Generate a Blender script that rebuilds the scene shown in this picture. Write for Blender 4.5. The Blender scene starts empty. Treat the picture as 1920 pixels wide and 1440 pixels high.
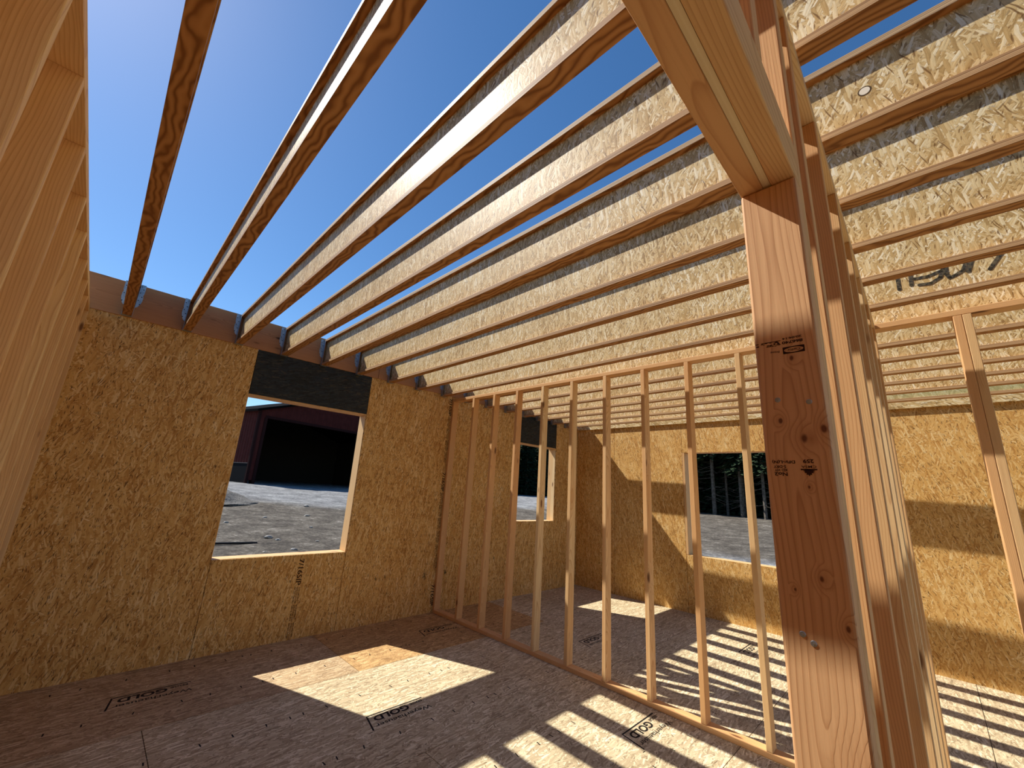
import bpy, bmesh, math, random
from mathutils import Vector, Matrix, noise as mnoise

# ------------------------------------------------------------------ camera
H = 1.578                                     # eye height above the subfloor
scene = bpy.context.scene
F_PX, CX, CY = 766.0, 960.0, 720.0
def _d(p):
    return Vector(((p[0]-CX)/F_PX, -(p[1]-CY)/F_PX, -1.0)).normalized()
_x, _y = _d((1750.0, 966.0)), _d((171.0, 870.0))
_m, _n = (_x+_y).normalized(), (_x-_y).normalized()
_x, _y = (_m+_n)/math.sqrt(2), (_m-_n)/math.sqrt(2)
_z = _x.cross(_y)
cam_data = bpy.data.cameras.new('camera')
cam_data.sensor_width = 36.0
cam_data.lens = F_PX/1920*36.0
cam_data.clip_start = 0.02
cam_data.clip_end = 500
cam = bpy.data.objects.new('camera', cam_data)
scene.collection.objects.link(cam)
M = Matrix((_x, _y, _z)).to_4x4()
M.translation = Vector((0, 0, H))
cam.matrix_world = M
scene.camera = cam

# ------------------------------------------------------------------ light
SUN = Vector((-0.326, 0.824, 1.0)).normalized()      # towards the sun
world = bpy.data.worlds.new('sky'); scene.world = world
world.use_nodes = True
wn = world.node_tree; wn.nodes.clear()
sky = wn.nodes.new('ShaderNodeTexSky')
sky.sky_type = 'NISHITA'
sky.sun_disc = False
sky.sun_elevation = math.asin(SUN.z)
sky.sun_rotation = math.atan2(SUN.x, SUN.y)
sky.altitude = 600
sky.air_density = 1.0
sky.dust_density = 0.35
sky.ozone_density = 2.5
hs = wn.nodes.new('ShaderNodeHueSaturation')
hs.inputs['Saturation'].default_value = 1.24
hs.inputs['Value'].default_value = 1.0
bg = wn.nodes.new('ShaderNodeBackground'); bg.inputs['Strength'].default_value = 0.135
wo = wn.nodes.new('ShaderNodeOutputWorld')
wn.links.new(sky.outputs[0], hs.inputs['Color'])
wn.links.new(hs.outputs[0], bg.inputs[0]); wn.links.new(bg.outputs[0], wo.inputs[0])

sun_data = bpy.data.lights.new('sun', 'SUN')
sun_data.energy = 6.6
sun_data.color = (1.0, 0.955, 0.87)
sun_data.angle = math.radians(0.53)
sun = bpy.data.objects.new('sun', sun_data)
scene.collection.objects.link(sun)
sun.location = SUN*30
sun.rotation_euler = SUN.to_track_quat('Z', 'Y').to_euler()

scene.view_settings.view_transform = 'Standard'
scene.view_settings.look = 'None'
scene.view_settings.exposure = 0.12
scene.view_settings.gamma = 1.0
scene.view_settings.use_curve_mapping = False
try:
    scene.cycles.max_bounces = 10
    scene.cycles.diffuse_bounces = 7
except Exception:
    pass

# ------------------------------------------------------------------ dimensions (z: floor = 0)
YA = 4.731          # inner face of the wall with two windows (runs along x)
WT = 0.165          # sandwich panel thickness
XB = 6.549          # inner face of the far right wall (runs along y)
XP = 3.467          # near face of the stud partition (runs along y)
XL = -0.288         # inner face of the left stud wall
YM = 0.094          # near face of the stud wall with the post
def ZJ(x): return H + 1.25 - 0.0115*x       # underside of the joists
LB, LT = H+1.247, H+1.556                   # rim beam bottom and top
Y0 = -2.9                                   # how far the building is built behind the viewer

def srgb(r, g, b):
    def c(v):
        v /= 255.0
        return v/12.92 if v <= 0.04045 else ((v+0.055)/1.055)**2.4
    return (c(r), c(g), c(b), 1.0)

# ------------------------------------------------------------------ node helpers
class NT:
    def __init__(self, name):
        self.m = bpy.data.materials.new(name); self.m.use_nodes = True
        self.t = self.m.node_tree; self.t.nodes.clear()
        self.out = self.t.nodes.new('ShaderNodeOutputMaterial')
        self.b = self.t.nodes.new('ShaderNodeBsdfPrincipled')
        self.t.links.new(self.b.outputs[0], self.out.inputs[0])
        self.b.inputs['Specular IOR Level'].default_value = 0.25
    def n(self, ty, **k):
        nd = self.t.nodes.new(ty)
        for a, v in k.items(): setattr(nd, a, v)
        return nd
    def l(self, a, b): self.t.links.new(a, b)
    def val(self, sock, v):
        if hasattr(v, 'is_output') or isinstance(v, bpy.types.NodeSocket): self.l(v, sock)
        else: sock.default_value = v
    def math(self, op, a, b=None, c=None, clamp=False):
        nd = self.n('ShaderNodeMath', operation=op, use_clamp=clamp)
        for s, v in zip(nd.inputs, (a, b, c)):
            if v is not None: self.val(s, v)
        return nd.outputs[0]
    def vmath(self, op, a, b=None):
        nd = self.n('ShaderNodeVectorMath', operation=op)
        self.val(nd.inputs[0], a)
        if b is not None: self.val(nd.inputs[1], b)
        return nd.outputs[0]
    def mix(self, f, a, b, blend='MIX'):
        nd = self.n('ShaderNodeMix', data_type='RGBA', blend_type=blend)
        self.val(nd.inputs[0], f); self.val(nd.inputs[6], a); self.val(nd.inputs[7], b)
        return nd.outputs[2]
    def mixf(self, f, a, b):
        nd = self.n('ShaderNodeMix', data_type='FLOAT')
        self.val(nd.inputs[0], f); self.val(nd.inputs[2], a); self.val(nd.inputs[3], b)
        return nd.outputs[0]
    def sep(self, v):
        nd = self.n('ShaderNodeSeparateXYZ'); self.l(v, nd.inputs[0]); return nd.outputs
    def comb(self, x, y, z=0.0):
        nd = self.n('ShaderNodeCombineXYZ')
        for s, v in zip(nd.inputs, (x, y, z)): self.val(s, v)
        return nd.outputs[0]
    def noise(self, vec, scale, detail=2, rough=0.5, dim='3D'):
        nd = self.n('ShaderNodeTexNoise', noise_dimensions=dim)
        self.l(vec, nd.inputs['Vector']); nd.inputs['Scale'].default_value = scale
        nd.inputs['Detail'].default_value = detail; nd.inputs['Roughness'].default_value = rough
        return nd
    def smooth(self, v, lo, hi, a=0.0, b=1.0):
        nd = self.n('ShaderNodeMapRange', interpolation_type='SMOOTHSTEP')
        self.val(nd.inputs[0], v); nd.inputs[1].default_value = lo; nd.inputs[2].default_value = hi
        nd.inputs[3].default_value = a; nd.inputs[4].default_value = b
        return nd.outputs[0]
    def ramp(self, v, stops):
        nd = self.n('ShaderNodeValToRGB'); cr = nd.color_ramp
        while len(cr.elements) < len(stops): cr.elements.new(0.5)
        for e, (p, c) in zip(cr.elements, stops): e.position = p; e.color = c
        self.l(v, nd.inputs[0]); return nd.outputs[0]

def osb(name, axes, stops, fleck, angles, length=0.10, width=0.017, fleck_amt=0.05,
        per_object=False, rough=0.75, extra=None, tint=False, edge=0.3):
    """strand board: several layers of long flat random strands lying at different angles"""
    k = NT(name)
    tc = k.n('ShaderNodeTexCoord').outputs['Object']
    s = k.sep(tc)
    uv = k.comb(s['XYZ'.index(axes[0])], s['XYZ'.index(axes[1])], 0.0)
    if per_object:
        oi = k.n('ShaderNodeObjectInfo').outputs['Random']
        uv = k.vmath('ADD', uv, k.comb(k.math('MULTIPLY', oi, 37.0), k.math('MULTIPLY', oi, 91.0), 0.0))
    wob = k.noise(uv, 6.0, 2)
    wv = k.vmath('SUBTRACT', wob.outputs['Color'], (0.5, 0.5, 0.5))
    sc = k.n('ShaderNodeVectorMath', operation='SCALE'); k.l(wv, sc.inputs[0]); sc.inputs['Scale'].default_value = 0.035
    uvd = k.vmath('ADD', uv, sc.outputs[0])
    V = None; D = None; G = None
    for i, a in enumerate(angles):
        mp = k.n('ShaderNodeMapping', vector_type='TEXTURE')
        mp.inputs['Location'].default_value = (0.37*i+0.11, 0.53*i, 0)
        mp.inputs['Rotation'].default_value = (0, 0, math.radians(a))
        f = 1.0 + 0.25*((i*7) % 3 - 1)
        mp.inputs['Scale'].default_value = (length*f, width*f, 1)
        k.l(uvd, mp.inputs['Vector'])
        vo = k.n('ShaderNodeTexVoronoi', voronoi_dimensions='2D', feature='F1', distance='CHEBYCHEV')
        vo.inputs['Scale'].default_value = 1.0
        k.l(mp.outputs[0], vo.inputs['Vector'])
        c = k.sep(vo.outputs['Color'])
        gr = k.noise(mp.outputs[0], 1.0, 1)
        gm = k.n('ShaderNodeMapping'); gm.inputs['Scale'].default_value = (1.1, 4.0, 1); k.l(mp.outputs[0], gm.inputs['Vector'])
        k.l(gm.outputs[0], gr.inputs['Vector'])
        g = gr.outputs['Fac']
        if V is None:
            V, D, G = c[0], vo.outputs['Distance'], g
        else:
            msk = k.math('GREATER_THAN', c[1], 0.52)
            msk = k.math('MULTIPLY', msk, k.math('LESS_THAN', vo.outputs['Distance'], 0.46))
            V = k.mixf(msk, V, c[0]); D = k.mixf(msk, D, vo.outputs['Distance']); G = k.mixf(msk, G, g)
    big = k.noise(uv, 1.6, 2).outputs['Fac']
    fb = k.noise(uvd, 230.0, 1).outputs['Fac']
    t = k.math('ADD', k.math('MULTIPLY', V, 0.55), k.math('MULTIPLY', G, 0.33))
    t = k.math('ADD', t, k.math('MULTIPLY', fb, 0.12))
    t = k.math('ADD', t, k.math('MULTIPLY', k.math('SUBTRACT', big, 0.5), 0.30), clamp=True)
    col = k.ramp(t, stops)
    ed = k.smooth(D, 0.36, 0.52, 0.0, edge)
    col = k.mix(ed, col, fleck)
    # short dark bark flecks
    for i, (a, fl, fw, fa) in enumerate(((angles[-1]+8, 0.050, 0.008, fleck_amt), (angles[-2]-20, 0.030, 0.006, fleck_amt*0.8), (angles[-1]-14, 0.10, 0.007, fleck_amt*0.8))):
        mp = k.n('ShaderNodeMapping', vector_type='TEXTURE')
        mp.inputs['Location'].default_value = (1.7*i, 0.9, 0)
        mp.inputs['Rotation'].default_value = (0, 0, math.radians(a))
        mp.inputs['Scale'].default_value = (fl, fw, 1)
        k.l(uvd, mp.inputs['Vector'])
        vo = k.n('ShaderNodeTexVoronoi', voronoi_dimensions='2D'); vo.inputs['Scale'].default_value = 1.0
        k.l(mp.outputs[0], vo.inputs['Vector'])
        c = k.sep(vo.outputs['Color'])
        m = k.math('MULTIPLY', k.math('LESS_THAN', c[0], fa), k.smooth(vo.outputs['Distance'], 0.15, 0.42, 0.85, 0.0))
        col = k.mix(m, col, fleck)
    if extra: col = extra(k, col, tc, uv)
    if tint:
        at = k.n('ShaderNodeAttribute', attribute_name='tint')
        col = k.mix(1.0, col, at.outputs['Color'], 'MULTIPLY')
    k.l(col, k.b.inputs['Base Color'])
    k.b.inputs['Roughness'].default_value = rough
    bp = k.n('ShaderNodeBump'); bp.inputs['Strength'].default_value = 0.35; bp.inputs['Distance'].default_value = 0.0015
    hgt = k.math('SUBTRACT', V, k.math('MULTIPLY', D, 0.8))
    k.l(hgt, bp.inputs['Height']); k.l(bp.outputs[0], k.b.inputs['Normal'])
    return k.m

def lumber(name, a, b, grain, knot, sap, rings=34.0, rough=0.6, spots=()):
    """sawn fir; local z runs along the board"""
    k = NT(name)
    tc = k.n('ShaderNodeTexCoord').outputs['Object']
    oi = k.n('ShaderNodeObjectInfo').outputs['Random']
    off = k.comb(k.math('MULTIPLY', oi, 0.22), k.math('MULTIPLY', k.math('FRACT', k.math('MULTIPLY', oi, 7.31)), 0.18), k.math('MULTIPLY', oi, 53.0))
    p = k.vmath('ADD', tc, off)
    s = k.sep(p)
    # knots: rare dots, grain swerves round them
    kp = k.comb(k.math('MULTIPLY', s[0], 9.0), k.math('MULTIPLY', s[1], 9.0), k.math('MULTIPLY', s[2], 2.6))
    kv = k.n('ShaderNodeTexVoronoi'); k.l(kp, kv.inputs['Vector']); kv.inputs['Scale'].default_value = 1.0
    kc = k.sep(kv.outputs['Color'])
    has = k.math('LESS_THAN', kc[0], 0.42)
    near = k.math('MULTIPLY', has, k.smooth(kv.outputs['Distance'], 0.0, 0.42, 1.0, 0.0))
    core = k.math('MULTIPLY', has, k.smooth(kv.outputs['Distance'], 0.07, 0.15, 1.0, 0.0))
    if spots:
        raw = k.sep(tc); near = None; core = None
        wob = k.noise(tc, 60.0, 2).outputs['Fac']
        for (sy, sz, sr) in spots:
            dy = k.math('SUBTRACT', raw[1], sy); dz = k.math('MULTIPLY', k.math('SUBTRACT', raw[2], sz), 0.62)
            d = k.math('SQRT', k.math('ADD', k.math('MULTIPLY', dy, dy), k.math('MULTIPLY', dz, dz)))
            d = k.math('ADD', d, k.math('MULTIPLY', k.math('SUBTRACT', wob, 0.5), sr*0.9))
            a_, b_ = k.smooth(d, 0.0, sr*5.5, 1.0, 0.0), k.smooth(d, sr*0.5, sr*1.25, 1.0, 0.0)
            near = a_ if near is None else k.math('MAXIMUM', near, a_)
            core = b_ if core is None else k.math('MAXIMUM', core, b_)
    lo = k.comb(s[0], s[1], k.math('MULTIPLY', s[2], 0.35))
    nz = k.noise(lo, 3.2, 2).outputs['Color']
    nv = k.n('ShaderNodeVectorMath', operation='SCALE'); k.l(k.vmath('SUBTRACT', nz, (0.5, 0.5, 0.5)), nv.inputs[0]); nv.inputs['Scale'].default_value = 0.09
    q = k.vmath('ADD', p, nv.outputs[0])
    qs = k.sep(q)
    cx = k.math('SUBTRACT', qs[0], k.math('ADD', -0.03, k.math('MULTIPLY', oi, 0.22)))
    cy = k.math('SUBTRACT', qs[1], k.math('ADD', 0.05, k.math('MULTIPLY', oi, 0.1)))
    r = k.math('SQRT', k.math('ADD', k.math('MULTIPLY', cx, cx), k.math('MULTIPLY', cy, cy)))
    r = k.math('ADD', r, k.math('MULTIPLY', near, 0.018))
    ring = k.math('FRACT', k.math('MULTIPLY', r, rings*5.2))
    g = k.math('POWER', ring, 4.0)
    g = k.math('MULTIPLY', g, k.smooth(ring, 0.9, 1.0, 1.0, 0.0))
    fine = k.noise(k.comb(k.math('MULTIPLY', s[0], 160.0), k.math('MULTIPLY', s[1], 160.0), k.math('MULTIPLY', s[2], 5.0)), 1.0, 2).outputs['Fac']
    blot = k.noise(lo, 2.2, 2).outputs['Fac']
    base = k.mix(k.math('ADD', k.math('MULTIPLY', blot, 0.6), k.math('MULTIPLY', oi, 0.4), clamp=True), a, b)
    sapm = k.smooth(k.math('ADD', r, k.math('MULTIPLY', blot, 0.05)), 0.13, 0.145, 0.0, 0.75)
    base = k.mix(sapm, base, sap)
    col = k.mix(k.math('MULTIPLY', g, 0.78), base, grain)
    col = k.mix(k.math('MULTIPLY', k.smooth(fine, 0.45, 0.75), 0.22), col, grain)
    col = k.mix(k.math('MULTIPLY', near, 0.30), col, grain)
    col = k.mix(k.math('MULTIPLY', core, 0.85), col, knot)
    k.l(col, k.b.inputs['Base Color'])
    k.b.inputs['Roughness'].default_value = rough
    bp = k.n('ShaderNodeBump'); bp.inputs['Strength'].default_value = 0.25; bp.inputs['Distance'].default_value = 0.001
    k.l(k.math('ADD', fine, k.math('MULTIPLY', g, 0.6)), bp.inputs['Height']); k.l(bp.outputs[0], k.b.inputs['Normal'])
    return k.m

def plain(name, c, rough=0.6, metal=0.0, var=None, scale=8.0, bump=0.0):
    k = NT(name)
    if var is not None:
        tc = k.n('ShaderNodeTexCoord').outputs['Object']
        n = k.noise(tc, scale, 4, 0.6)
        k.l(k.mix(k.smooth(n.outputs['Fac'], 0.3, 0.7), c, var), k.b.inputs['Base Color'])
        if bump:
            bp = k.n('ShaderNodeBump'); bp.inputs['Strength'].default_value = bump; bp.inputs['Distance'].default_value = 0.02
            k.l(n.outputs['Fac'], bp.inputs['Height']); k.l(bp.outputs[0], k.b.inputs['Normal'])
    else:
        k.b.inputs['Base Color'].default_value = c
    k.b.inputs['Roughness'].default_value = rough
    k.b.inputs['Metallic'].default_value = metal
    return k.m

WALL_STOPS = [(0.08, srgb(156, 102, 48)), (0.33, srgb(200, 150, 80)), (0.5, srgb(214, 168, 98)), (0.66, srgb(222, 180, 112)), (0.88, srgb(240, 214, 160))]
WEB_STOPS = [(0.12, srgb(150, 116, 66)), (0.32, srgb(196, 162, 104)), (0.5, srgb(216, 186, 130)), (0.66, srgb(230, 206, 156)), (0.85, srgb(250, 238, 206))]
FLOOR_STOPS = [(0.1, srgb(128, 108, 82)), (0.32, srgb(176, 156, 122)), (0.5, srgb(196, 177, 142)), (0.66, srgb(212, 195, 158)), (0.86, srgb(244, 233, 202))]
BLACK_STOPS = [(0.1, srgb(28, 30, 30)), (0.45, srgb(42, 46, 46)), (0.6, srgb(40, 50, 56)), (0.8, srgb(66, 62, 52)), (0.97, srgb(110, 100, 78))]
DK = srgb(70, 40, 18)

def mold(points):
    def f(k, col, tc, uv):
        s = k.sep(tc)
        for (x, z, r) in points:
            dx = k.math('SUBTRACT', s[0], x); dz = k.math('MULTIPLY', k.math('SUBTRACT', s[2], z), 0.7)
            d = k.math('SQRT', k.math('ADD', k.math('MULTIPLY', dx, dx), k.math('MULTIPLY', dz, dz)))
            n = k.noise(uv, 28.0, 3).outputs['Fac']
            m = k.smooth(k.math('ADD', d, k.math('MULTIPLY', n, r*1.6)), r*0.8, r*1.7, 0.9, 0.0)
            col = k.mix(m, col, srgb(38, 34, 24))
        return col
    return f
M_wallA = osb('wall_strand_board', 'XZ', WALL_STOPS, DK, (20, 150, 120, 55, 104, 80), fleck_amt=0.085, length=0.085, width=0.0125,
              extra=mold([(3.30, H-1.13, 0.045), (2.74, H-1.10, 0.02), (2.62, H-1.10, 0.02), (3.62, H-1.12, 0.03), (4.5, H-1.0, 0.02)]))
M_wallB = osb('wall_strand_board_side', 'YZ', WALL_STOPS, DK, (10, 150, 120, 45, 104, 75), fleck_amt=0.05, length=0.085, width=0.0125)
def green_patch(k, col, tc, uv):
    return col
def glossy(m, rough, spec):
    b = [n for n in m.node_tree.nodes if n.type == 'BSDF_PRINCIPLED'][0]
    b.inputs['Roughness'].default_value = rough; b.inputs['Specular IOR Level'].default_value = spec
    return m
M_web = osb('joist_web_strand_board', 'YZ', WEB_STOPS, srgb(120, 84, 40), (140, 35, 110, 62, 120, 84), per_object=True,
            length=0.060, width=0.010, fleck_amt=0.05, edge=0.55)
def greenish(k, col, tc, uv):
    s = k.sep(tc)
    n = k.noise(uv, 2.0, 3).outputs['Fac']
    m = k.smooth(k.math('ADD', s[1], k.math('MULTIPLY', n, 1.2)), 3.3, 4.0, 0.55, 0.0)
    return k.mix(m, col, srgb(140, 160, 116))
M_web_green = osb('joist_web_green_stain', 'YZ', WEB_STOPS, srgb(120, 84, 40), (84, 62, 110, 35), per_object=True,
                  length=0.085, width=0.015, fleck_amt=0.03, edge=0.22, extra=greenish)
glossy(M_web, 0.52, 0.20)
M_floor = osb('subfloor_strand_board', 'XY', FLOOR_STOPS, srgb(96, 72, 54), (60, -40, 28, -18, 12, 2), fleck_amt=0.015,
              length=0.075, width=0.012, tint=True, edge=0.25)
M_black = osb('black_strand_board', 'XZ', BLACK_STOPS, srgb(14, 14, 14), (5, -20, 25, 12), fleck_amt=0.06, rough=0.6)
M_rimB = osb('rim_strand_board', 'YZ', WEB_STOPS, DK, (5, 20, -15, 40), fleck_amt=0.04)

FIR = lumber('fir_lumber', srgb(224, 178, 124), srgb(216, 166, 114), srgb(178, 120, 70), srgb(72, 34, 18), srgb(222, 184, 130))
FIRL = lumber('pale_spruce_lumber', srgb(228, 194, 142), srgb(216, 176, 124), srgb(184, 130, 80), srgb(96, 52, 26), srgb(234, 208, 160))
FIRW = lumber('wide_left_stud_lumber', srgb(236, 204, 150), srgb(228, 188, 134), srgb(192, 140, 90), srgb(80, 40, 20), srgb(240, 212, 158), rings=20.0)
FIRR = lumber('reddish_fir_lumber', srgb(196, 140, 96), srgb(182, 128, 86), srgb(138, 88, 56), srgb(60, 30, 18), srgb(190, 136, 90))
FIRP = lumber('fir_post_lumber', srgb(226, 182, 134), srgb(218, 170, 122), srgb(168, 112, 68), srgb(96, 46, 22), srgb(224, 180, 128), rings=26.0,
              spots=[(y-(0.094+0.0445), z+1.578-0.038, q) for y, z, q in ((0.1312, 0.2367, .0032), (0.1269, 0.1038, .0048), (0.1560, 0.1337, .003), (0.1005, 0.118, .0042),
                     (0.1261, -0.098, .0030), (0.1030, -0.157, .0030), (0.160, -0.118, .0018), (0.128, 0.03, .0018), (0.106, -0.335, .010), (0.13, -0.62, .007))])
FIRS = lumber('fir_stud_lumber', srgb(222, 172, 116), srgb(226, 184, 130), srgb(180, 120, 70), srgb(84, 42, 20), srgb(230, 196, 146))

def flange_mat():
    k = NT('laminated_veneer_flange')
    tc = k.n('ShaderNodeTexCoord').outputs['Object']
    oi = k.n('ShaderNodeObjectInfo').outputs['Random']
    s = k.sep(tc)
    nw = k.noise(k.comb(k.math('MULTIPLY', s[0], 9.0), k.math('ADD', k.math('MULTIPLY', s[1], 2.4), k.math('MULTIPLY', oi, 40.0)), 0.0), 1.0, 3)
    wv = k.n('ShaderNodeTexWave', wave_type='BANDS', bands_direction='X')
    k.l(k.vmath('ADD', k.comb(k.math('MULTIPLY', s[0], 7.0), k.math('MULTIPLY', s[1], 3.2), k.math('MULTIPLY', oi, 20.0)),
                k.n('ShaderNodeCombineXYZ').outputs[0]), wv.inputs['Vector'])
    wv.inputs['Scale'].default_value = 1.5; wv.inputs['Distortion'].default_value = 14.0
    wv.inputs['Detail'].default_value = 2.0; wv.inputs['Detail Scale'].default_value = 0.9
    face = k.ramp(wv.outputs['Fac'], [(0.0, srgb(134, 88, 46)), (0.35, srgb(168, 118, 68)), (1.0, srgb(188, 138, 84))])
    st = k.noise(k.comb(0.0, k.math('MULTIPLY', s[1], 0.6), k.math('MULTIPLY', s[2], 330.0)), 1.0, 2).outputs['Fac']
    side = k.ramp(st, [(0.3, srgb(112, 78, 50)), (0.48, srgb(178, 140, 98)), (0.7, srgb(206, 172, 128))])
    geo = k.n('ShaderNodeNewGeometry').outputs['Normal']
    up = k.math('ABSOLUTE', k.sep(geo)[2])
    col = k.mix(k.math('GREATER_THAN', up, 0.7), side, face)
    k.l(col, k.b.inputs['Base Color']); k.b.inputs['Roughness'].default_value = 0.62
    return k.m
M_flange = flange_mat()
M_steel = plain('galvanized_steel', srgb(150, 160, 170), 0.42, 0.75, srgb(182, 190, 198), 30.0)
M_nail = plain('dark_nail_steel', srgb(60, 62, 66), 0.4, 0.8)
M_ink = plain('black_stamp_ink', srgb(26, 20, 16), 0.8)
M_inkw = plain('brown_black_wall_ink', srgb(58, 34, 16), 0.8)
M_inkp = plain('dark_brown_grade_stamp_ink', srgb(62, 34, 18), 0.8)
M_spray = plain('black_spray_paint', srgb(26, 28, 30), 0.6, 0.0, srgb(112, 98, 72), 90.0)
M_bark = plain('dark_bark', srgb(70, 62, 54), 0.9, 0.0, srgb(112, 104, 94), 6.0)
M_barn = plain('dark_maroon_metal_siding', srgb(76, 38, 36), 0.8, 0.0, srgb(66, 32, 30), 2.0)
M_barnblk = glossy(plain('black_metal_wainscot', srgb(22, 23, 26), 0.9), 0.9, 0.05)
M_barntrim = glossy(plain('dark_corner_trim', srgb(44, 26, 26), 0.9), 0.9, 0.05)
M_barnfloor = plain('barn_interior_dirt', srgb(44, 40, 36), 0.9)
M_rock = plain('pale_broken_rock', srgb(176, 172, 164), 0.85, 0.0, srgb(140, 136, 128), 12.0)
M_mound = plain('dark_gravel_heap', srgb(70, 67, 64), 0.95, 0.0, srgb(128, 124, 118), 22.0, 0.8)
M_stick = plain('black_iron_rod', srgb(26, 24, 24), 0.6)
def ground_mat():
    k = NT('gravelly_dirt')
    tc = k.n('ShaderNodeTexCoord').outputs['Object']
    big = k.noise(tc, 0.16, 4).outputs['Fac']
    mid = k.noise(tc, 1.3, 6, 0.75).outputs['Fac']
    fin = k.noise(tc, 9.0, 6, 0.8).outputs['Fac']
    v = k.math('ADD', k.math('MULTIPLY', mid, 0.5), k.math('MULTIPLY', fin, 0.5))
    dirt = k.ramp(v, [(0.36, srgb(44, 38, 32)), (0.48, srgb(96, 88, 78)), (0.56, srgb(126, 118, 106)), (0.64, srgb(186, 178, 166)), (0.7, srgb(220, 214, 204))])
    grav = k.ramp(v, [(0.36, srgb(84, 84, 86)), (0.5, srgb(140, 140, 140)), (0.66, srgb(200, 200, 198))])
    s = k.sep(tc)
    band = k.math('MULTIPLY', k.smooth(k.math('ADD', s[1], k.math('MULTIPLY', big, 8.0)), 23.0, 26.0), 1.0)
    band2 = k.math('MULTIPLY', k.smooth(k.math('ADD', s[0], k.math('MULTIPLY', big, 5.0)), 19.5, 17.0), k.smooth(s[0], 7.5, 9.5))
    band2 = k.math('MULTIPLY', band2, k.smooth(s[1], 7.5, 6.0))
    k.l(k.mix(k.math('MAXIMUM', band, band2), dirt, grav), k.b.inputs['Base Color'])
    k.b.inputs['Roughness'].default_value = 0.95
    bp = k.n('ShaderNodeBump'); bp.inputs['Strength'].default_value = 1.0; bp.inputs['Distance'].default_value = 0.16
    k.l(v, bp.inputs['Height']); k.l(bp.outputs[0], k.b.inputs['Normal'])
    return k.m
M_ground = ground_mat()
M_roof = glossy(plain('black_metal_roof', srgb(16, 15, 16), 0.9), 1.0, 0.02)
glossy(M_barn, 0.85, 0.05)
def leaf_mat():
    k = NT('dark_conifer_needles')
    tc = k.n('ShaderNodeTexCoord').outputs['Object']
    oi = k.n('ShaderNodeObjectInfo').outputs['Random']
    n = k.noise(tc, 3.0, 3).outputs['Fac']
    c = k.ramp(n, [(0.3, srgb(22, 34, 20)), (0.55, srgb(40, 58, 34)), (0.75, srgb(66, 84, 46))])
    k.l(c, k.b.inputs['Base Color']); k.b.inputs['Roughness'].default_value = 0.8
    return k.m
M_leaf = leaf_mat()

# ------------------------------------------------------------------ geometry helpers
C = scene.collection
def new_obj(name, me, mat, parent=None, loc=None, rot=None):
    o = bpy.data.objects.new(name, me)
    C.objects.link(o)
    if mat is not None and me is not None and not me.materials: me.materials.append(mat)
    if loc is not None: o.location = loc
    if rot is not None: o.rotation_euler = rot
    if parent is not None: o.parent = parent
    return o
def tag(o, label=None, cat=None, group=None, kind=None):
    if label: o['label'] = label
    if cat: o['category'] = cat
    if group: o['group'] = group
    if kind: o['kind'] = kind
    return o
def empty(name, loc=(0, 0, 0)):
    o = bpy.data.objects.new(name, None); C.objects.link(o); o.location = loc
    o.empty_display_size = 0.1
    return o
def bm_box(bm, x0, x1, y0, y1, z0, z1, bevel=0.0):
    vs = [bm.verts.new(v) for v in ((x0, y0, z0), (x1, y0, z0), (x1, y1, z0), (x0, y1, z0), (x0, y0, z1), (x1, y0, z1), (x1, y1, z1), (x0, y1, z1))]
    fs = [bm.faces.new([vs[i] for i in f]) for f in ((0, 3, 2, 1), (4, 5, 6, 7), (0, 1, 5, 4), (1, 2, 6, 5), (2, 3, 7, 6), (3, 0, 4, 7))]
    if bevel:
        es = list({e for f in fs for e in f.edges})
        bmesh.ops.bevel(bm, geom=es, offset=bevel, segments=2, affect='EDGES', profile=0.5)
    return fs
def bm_mesh(bm, name):
    bm.normal_update()
    me = bpy.data.meshes.new(name); bm.to_mesh(me); bm.free(); return me
def box_obj(name, mat, parent, *b, bevel=0.0, origin=None):
    ox, oy, oz = origin if origin else (0, 0, 0)
    bm = bmesh.new(); bm_box(bm, b[0]-ox, b[1]-ox, b[2]-oy, b[3]-oy, b[4]-oz, b[5]-oz, bevel)
    o = new_obj(name, bm_mesh(bm, name), mat, parent)
    if origin: o.location = origin
    return o
AX = {'z': (0, 0, 0), 'x': (0, math.pi/2, 0), 'y': (-math.pi/2, 0, 0)}
def board(name, mat, x0, x1, y0, y1, z0, z1, parent=None, bevel=0.003, wobble=0.0):
    """a sawn board; its longest side becomes local z so the grain follows it"""
    d = (x1-x0, y1-y0, z1-z0); a = 'xyz'[d.index(max(d))]
    if a == 'z': hx, hy, hz = d[0]/2, d[1]/2, d[2]
    elif a == 'x': hx, hy, hz = d[2]/2, d[1]/2, d[0]
    else: hx, hy, hz = d[0]/2, d[2]/2, d[1]
    bm = bmesh.new(); bm_box(bm, -hx, hx, -hy, hy, 0, hz, min(bevel, hx*0.4, hy*0.4))
    cx, cy, cz = (x0+x1)/2, (y0+y1)/2, (z0+z1)/2
    if a == 'z': loc = (cx, cy, z0)
    elif a == 'x': loc = (x0, cy, cz)
    else: loc = (cx, y0, cz)
    o = new_obj(name, bm_mesh(bm, name), mat, None, loc, AX[a])
    if parent is not None:
        o.parent = parent; o.location = Vector(loc)-parent.location
    return o
ORD = ['zeroth', 'first', 'second', 'third', 'fourth', 'fifth', 'sixth', 'seventh', 'eighth', 'ninth', 'tenth', 'eleventh', 'twelfth',
       'thirteenth', 'fourteenth', 'fifteenth', 'sixteenth']

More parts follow.
